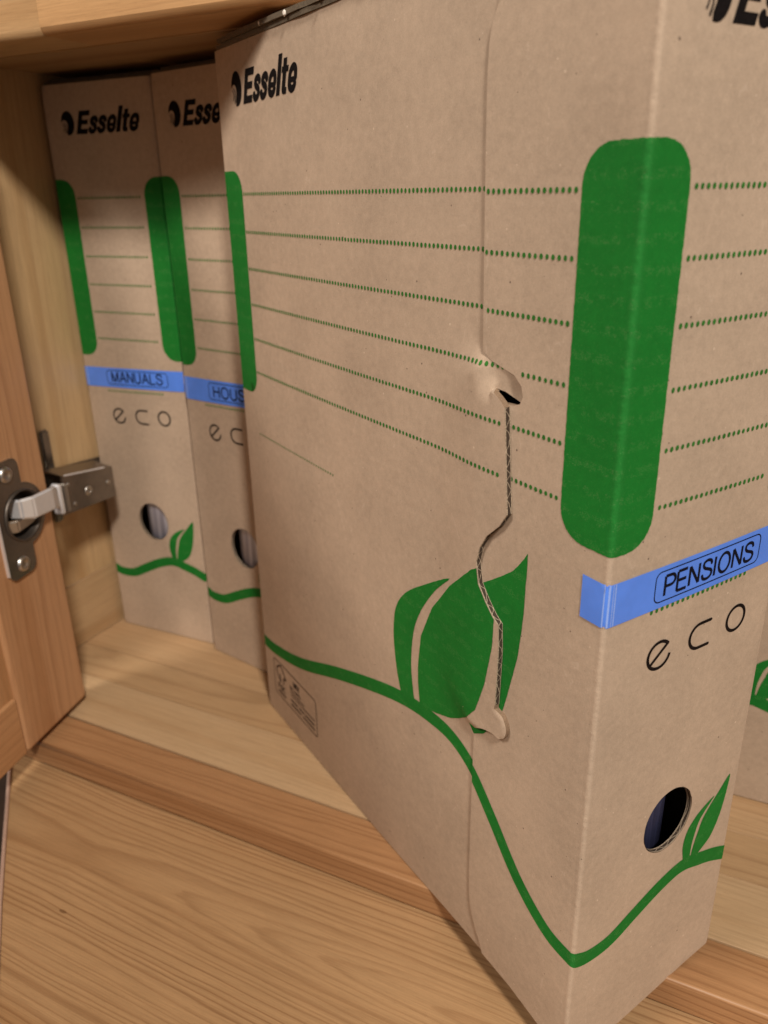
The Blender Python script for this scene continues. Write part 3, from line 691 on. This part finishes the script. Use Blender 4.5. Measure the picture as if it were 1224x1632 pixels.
# top shelf
tsf = empty('upper_shelf', parent=cab)
plank(tsf, (-60, 25, 359), (129, 60, 405), 'x', r=3.0, tint=(1.12, 1.08, .95), ring=(-5, 40), pitch=3.2, amp=.45, seg=3)
plank(tsf, (129.05, 25, 359), (XR, 60, 405), 'x', r=3.0, tint=(1.1, .95, .74), ring=(80, 40), pitch=5.0, amp=.3, seg=3)
for a, b in ((60.2, 130), (130.2, 210), (210.2, 290), (290.2, 378)): plank(tsf, (XL-22, a, 359), (XR, b, 377), 'x', r=.3, tint=(.9, .85, .75), ring=(20, 40), pitch=3.5, amp=.5)
bk = empty('back_wall', parent=cab)
for i in range(4): plank(bk, (XL-22+i*180, 378.2, -15), (XL-22+i*180+179.6, 396, 400), 'z', r=.4, tint=(.85, .8, .72), ring=(20, 40), pitch=4)
rw = empty('side_wall', parent=cab)
for i in range(3): plank(rw, (XR+.2, -24+134*i, -15), (XR+20, -24+134*i+133.7, 400), 'z', r=.4, tint=(.95, .9, .8), ring=(20, 40), pitch=4)

# lower ledge: one broad board with cathedral grain, its left end cut on the slant, with a rounded lipping
def ledge():
    z1 = -15.6; th = 18
    poly = [(XR, -23.0+14), (50, -23.0+14), (62, -20), (80, -36), (118, -71), (153, -103), (178, -125), (225, -166), (300, -232), (XR, -232)]
    bm = bmesh.new()
    c = Vector((168, -66, 0))
    lo = [bm.verts.new((Vector((x, y, z1-th))-c)*MM) for x, y in poly]; hi = [bm.verts.new((Vector((x, y, z1))-c)*MM) for x, y in poly]
    n = len(poly)
    for i in range(n): bm.faces.new((lo[i], lo[(i+1) % n], hi[(i+1) % n], hi[i]))
    bm.faces.new(hi); bm.faces.new(list(reversed(lo)))
    bmesh.ops.recalc_face_normals(bm, faces=bm.faces)
    me = bpy.data.meshes.new('plank'); bm.to_mesh(me); bm.free()
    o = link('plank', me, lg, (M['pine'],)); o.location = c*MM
    o.color = (.90, .80, .67, 1); o['ring_y'] = 3.0; o['ring_z'] = -1.5; o['ring_pitch'] = 3.1; o['ring_amp'] = .95; o['seed'] = 2.3; o['taper'] = .05; o['warp'] = .35  # board tint darkened to carry the shade lying on the ledge
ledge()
def lipping():
    pts = [(62, -20), (80, -36), (118, -71), (153, -103), (178, -125), (225, -166), (299, -231)]
    bm = bmesh.new(); rings = []
    for i, (x, y) in enumerate(pts):
        a, b = pts[max(0, i-1)], pts[min(len(pts)-1, i+1)]; d = Vector((b[0]-a[0], b[1]-a[1], 0)).normalized(); n_ = Vector((d.y, -d.x, 0))
        if n_.x > 0: n_ = -n_
        prof = [(.1, -17.9), (.1, .9), (.5, 1.5), (1.1, 1.6), (1.8, 1.3), (2.2, .6), (2.2, -17.9)]
        rings.append([bm.verts.new((Vector((x, y, -15.6))+n_*k_+Vector((0, 0, z_)))*MM) for k_, z_ in prof])
    for a, b in zip(rings, rings[1:]):
        for i in range(len(a)-1):
            f = bm.faces.new((a[i], a[i+1], b[i+1], b[i])); f.smooth = 0 < i < 5
    bmesh.ops.recalc_face_normals(bm, faces=bm.faces)
    me = bpy.data.meshes.new('lipping'); bm.to_mesh(me); bm.free()
    o = link('lipping', me, lg, (M['lip'],))
lipping()
# dark room floor far below the cabinet
bm = bmesh.new(); bmesh.ops.create_grid(bm, x_segments=2, y_segments=2, size=2.5)
me = bpy.data.meshes.new('room_floor'); bm.to_mesh(me); bm.free()
rf = link('room_floor', me, None, (M['floor'],)); rf.location = (.4, -.6, -.62); tag(rf, kind='structure')

# ------------------------------------------------------------------ open door
A0 = Vector((.0895, .01296, .005)); dv = Vector((.21307, -.97704, 0)); nv = Vector((.97704, .21307, 0))
dm = Matrix((dv, -nv, Vector((0, 0, 1)))).transposed().to_4x4(); dm.translation = A0      # local x along the door, y into its thickness, z up
door = empty('door', parent=cab)
stile = plank(door, (-5.2, 0, 0), (50.8, 20, 352), 'z', r=2.4, tint=(1.0, .79, .67), ring=(40, 70), pitch=3.4, amp=.55, name='stile', seg=4, mtx=dm)
plank(door, (51.0, .3, 0), (430, 19.7, 36.0), 'x', r=1.4, tint=(1.02, .80, .64), ring=(60, 50), pitch=3.4, amp=.5, name='rail', seg=3, mtx=dm)
plank(door, (51.0, .3, 316), (430, 19.7, 352), 'x', r=1.4, tint=(1.02, .80, .64), ring=(60, 50), pitch=3.4, amp=.5, name='rail', seg=3, mtx=dm)
plank(door, (49, 2.4, 34), (430, 14, 318), 'z', r=.3, tint=(.98, .78, .62), ring=(30, 50), pitch=4, amp=.5, name='panel', mtx=dm)

# ------------------------------------------------------------------ hinge
hg = empty('hinge', parent=cab)
def solid(name, poly, y0, y1, mat, mtx, holes=(), bevel=0.0):
    """extrude outline (x,z) in mm between local y0 and y1"""
    vs, fs = tri([Shape([poly], holes)], [], None)
    me = sheet_mesh(name, vs, fs, lambda u, v, w: (u, -w, v), -y0, abs(y1-y0))
    me.polygons.foreach_set('use_smooth', [False]*len(me.polygons))
    o = link(name, me, hg, (mat, mat)); o.matrix_basis = mtx
    if bevel:
        bm = bmesh.new(); bm.from_mesh(me); bmesh.ops.bevel(bm, geom=[e for e in bm.edges if e.calc_face_angle(0) > .6], offset=bevel*MM, segments=2, affect='EDGES'); bm.to_mesh(me); bm.free()
    return o
zc = 131.0
plate = []
for a in range(-52, 233, 8): pass
c0 = (19.5, zc); R0 = 17.5
wing_r, wing_l = 38.5, 17.0
outline = rrect(wing_l, zc-32, wing_r, zc+32, 5, 5)
disc = ell(c0[0], c0[1], R0, R0, 40)
cuph = ell(c0[0]+.5, c0[1], 13.6, 13.6, 36)
vs, fs = tri([Shape([outline, disc], [cuph])], [], None)
me = sheet_mesh('flange', vs, fs, lambda u, v, w: (u, -w, v), 1.5, 1.5)
fl = link('flange', me, hg, (M['steel_dark'], M['steel'])); fl.matrix_basis = dm
def bore(o, mtx, center, r_, depth):
    bm = bmesh.new(); bmesh.ops.create_cone(bm, cap_ends=True, segments=40, radius1=r_*MM, radius2=r_*MM, depth=2*depth*MM, matrix=Matrix.Translation(Vector((center[0], 0, center[1]))*MM) @ Matrix.Rotation(math.pi/2, 4, 'X'))
    me = bpy.data.meshes.new('bore'); bm.to_mesh(me); bm.free(); c = bpy.data.objects.new('bore', me); COL.objects.link(c); c.matrix_world = mtx
    md = o.modifiers.new('bore', 'BOOLEAN'); md.object = c; md.operation = 'DIFFERENCE'; md.solver = 'EXACT'
    bpy.context.view_layer.update()
    nm = bpy.data.meshes.new_from_object(o.evaluated_get(bpy.context.evaluated_depsgraph_get()))
    o.modifiers.clear(); o.data = nm; nm.polygons.foreach_set('use_smooth', [False]*len(nm.polygons)); nm.name = 'stile'; bpy.data.objects.remove(c)
bore(stile, dm, (c0[0]+.5, zc), 13.5, 11.5)
# bright pressed edge on the viewer side
edge = [(38.5, zc-28), (39.2, zc-28), (39.2, zc+28), (38.5, zc+28)]
solid('flange_edge', edge, -1.7, 0, M['chrome'], dm)
def lathe(name, prof, mat, mtx, center, n=36):
    """profile (r, y) round the local y axis at center (x,z)"""
    bm = bmesh.new(); rings = []
    for r, y in prof: rings.append([bm.verts.new(Vector((center[0]+r*math.cos(6.28318*i/n), y, center[1]+r*math.sin(6.28318*i/n)))*MM) for i in range(n)])
    for a, b in zip(rings, rings[1:]):
        for i in range(n):
            f = bm.faces.new((a[i], a[(i+1) % n], b[(i+1) % n], b[i])); f.smooth = True
    bm.faces.new(rings[-1])
    bmesh.ops.recalc_face_normals(bm, faces=bm.faces)
    me = bpy.data.meshes.new(name); bm.to_mesh(me); bm.free()
    o = link(name, me, hg, (mat,)); o.matrix_basis = mtx; return o
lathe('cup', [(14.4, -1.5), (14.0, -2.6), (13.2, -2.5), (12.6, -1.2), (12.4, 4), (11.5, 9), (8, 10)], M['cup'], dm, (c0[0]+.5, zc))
for zz in (zc+25, zc-25):
    lathe('screw', [(4.4, -1.5), (3.9, -2.8), (2.4, -3.3), (1.9, -2.6), (.6, -2.2)], M['steel'], dm, (27.5, zz), 18)
def bar(name, pts, w_, h_, mat, mtx=None, bev=1.2):
    """flat bar following pts (world mm); w_ thickness, h_ height"""
    bm = bmesh.new(); rings = []
    for i, p_ in enumerate(pts):
        p_ = Vector(p_); t = (Vector(pts[min(i+1, len(pts)-1)])-Vector(pts[max(i-1, 0)])).normalized()
        n_ = Vector((-t.y, t.x, 0)).normalized(); up_ = Vector((0, 0, 1))
        hh = h_[i] if isinstance(h_, (list, tuple)) else h_
        rings.append([bm.verts.new((p_+n_*a*w_/2+up_*b*hh/2)*MM) for a, b in ((-1, -1), (1, -1), (1, 1), (-1, 1))])
    for a, b in zip(rings, rings[1:]):
        for i in range(4): bm.faces.new((a[i], a[(i+1) % 4], b[(i+1) % 4], b[i]))
    bm.faces.new(rings[0]); bm.faces.new(list(reversed(rings[-1])))
    bmesh.ops.recalc_face_normals(bm, faces=bm.faces)
    if bev: bmesh.ops.bevel(bm, geom=[e for e in bm.edges if e.calc_face_angle(0) > .5], offset=bev*MM, segments=2, affect='EDGES', clamp_overlap=True)
    me = bpy.data.meshes.new(name); bm.to_mesh(me); bm.free()
    o = link(name, me, hg, (mat,))
    return o
def DW(t, z, n): q = (A0+dv*t*MM+nv*n*MM)*1000; return (q.x, q.y, z+5)
# chrome link from the cup out to the arm
bar('link_arm', [DW(24, zc+4, -4), DW(22, zc+4, 2.5), DW(17, zc+3.5, 6), DW(0, zc+2, 5), DW(-8, zc+0, 1), (71.5, 36.5, zc-4.5)], 2.4, [11, 11, 12.5, 13, 13.5, 14], M['chrome'])
bar('link_arm', [DW(30, zc-5, -5), DW(24, zc-5, 0), DW(12, zc-4, 0), DW(4, zc-5, -4)], 2.0, 7, M['steel'])
# knuckle clamp, arm channel and its mounting plate on the wall
bar('knuckle', [(71.2, 36, zc-5), (70.4, 39.5, zc-5.3)], 6, 19, M['chrome'], bev=.9)
bar('knuckle', [(70.6, 42.0, zc-6), (69.9, 44.5, zc-6.3)], 5, 18, M['steel'], bev=.9)
def channel():
    bm = bmesh.new()
    def slab(q):     # eight corners
        v8 = [bm.verts.new(Vector(a)*MM) for a in q]
        for f in ((0, 1, 2, 3), (7, 6, 5, 4), (0, 4, 5, 1), (1, 5, 6, 2), (2, 6, 7, 3), (3, 7, 4, 0)): bm.faces.new([v8[i] for i in f])
    slab([(68, 42, 113), (68, 86, 111), (68, 86, 131), (68, 46, 137), (66.4, 42, 113), (66.4, 86, 111), (66.4, 86, 131), (66.4, 46, 137)])
    slab([(68, 46, 137), (68, 86, 131), (66, 86, 131), (66, 46, 137), (52, 46, 139.0), (52, 86, 133), (52, 86, 131.4), (52, 46, 137.2)])
    slab([(52, 42, 113), (52, 86, 111), (52, 86, 131), (52, 46, 137), (50.4, 42, 113), (50.4, 86, 111), (50.4, 86, 131), (50.4, 46, 137)])
    bmesh.ops.recalc_face_normals(bm, faces=bm.faces)
    bmesh.ops.bevel(bm, geom=[e for e in bm.edges if e.calc_face_angle(0) > .5], offset=.5*MM, segments=2, affect='EDGES', clamp_overlap=True)
    me = bpy.data.meshes.new('arm_channel'); bm.to_mesh(me); bm.free(); return link('arm_channel', me, hg, (M['steel_dark'],))
channel()
bar('channel_lip', [(68.4, 47, 137.2), (68.4, 79, 132.6)], .8, .9, M['chrome'], bev=.2)
bar('mounting_plate', [(35, 40, 122), (35, 110, 116)], 3.5, 22, M['steel_dark'])
bar('mounting_plate', [(35, 62, 126), (35, 69, 126)], 3.4, 62, M['steel_dark'])
bar('mounting_block', [(44, 46, 127), (44, 98, 120)], 15, 14, M['steel'])
ym = Matrix(((0, 1, 0, 0), (1, 0, 0, 0), (0, 0, 1, 0), (0, 0, 0, 1)))
def stud(y, z, r=1.6):
    bm = bmesh.new(); bmesh.ops.create_uvsphere(bm, u_segments=14, v_segments=8, radius=1, matrix=Matrix.Translation(Vector((68.2, y, z))*MM) @ Matrix.Diagonal((.5*r*MM, r*MM, r*MM, 1)))
    me = bpy.data.meshes.new('rivet'); bm.to_mesh(me); bm.free(); link('rivet', me, hg, (M['steel'],))
stud(80.5, 122); stud(49, 131, 1.2); stud(52, 117.5, 1.2)
lathe('adjustment_screw', [(3.0, -15.2), (2.9, -16.0), (1.3, -16.1), (1.1, -15.4), (.4, -15.3)], M['steel'], Matrix(((0, -1, 0, .0525), (1, 0, 0, 0), (0, 0, 1, 0), (0, 0, 0, 1))), (64, 122), 18)
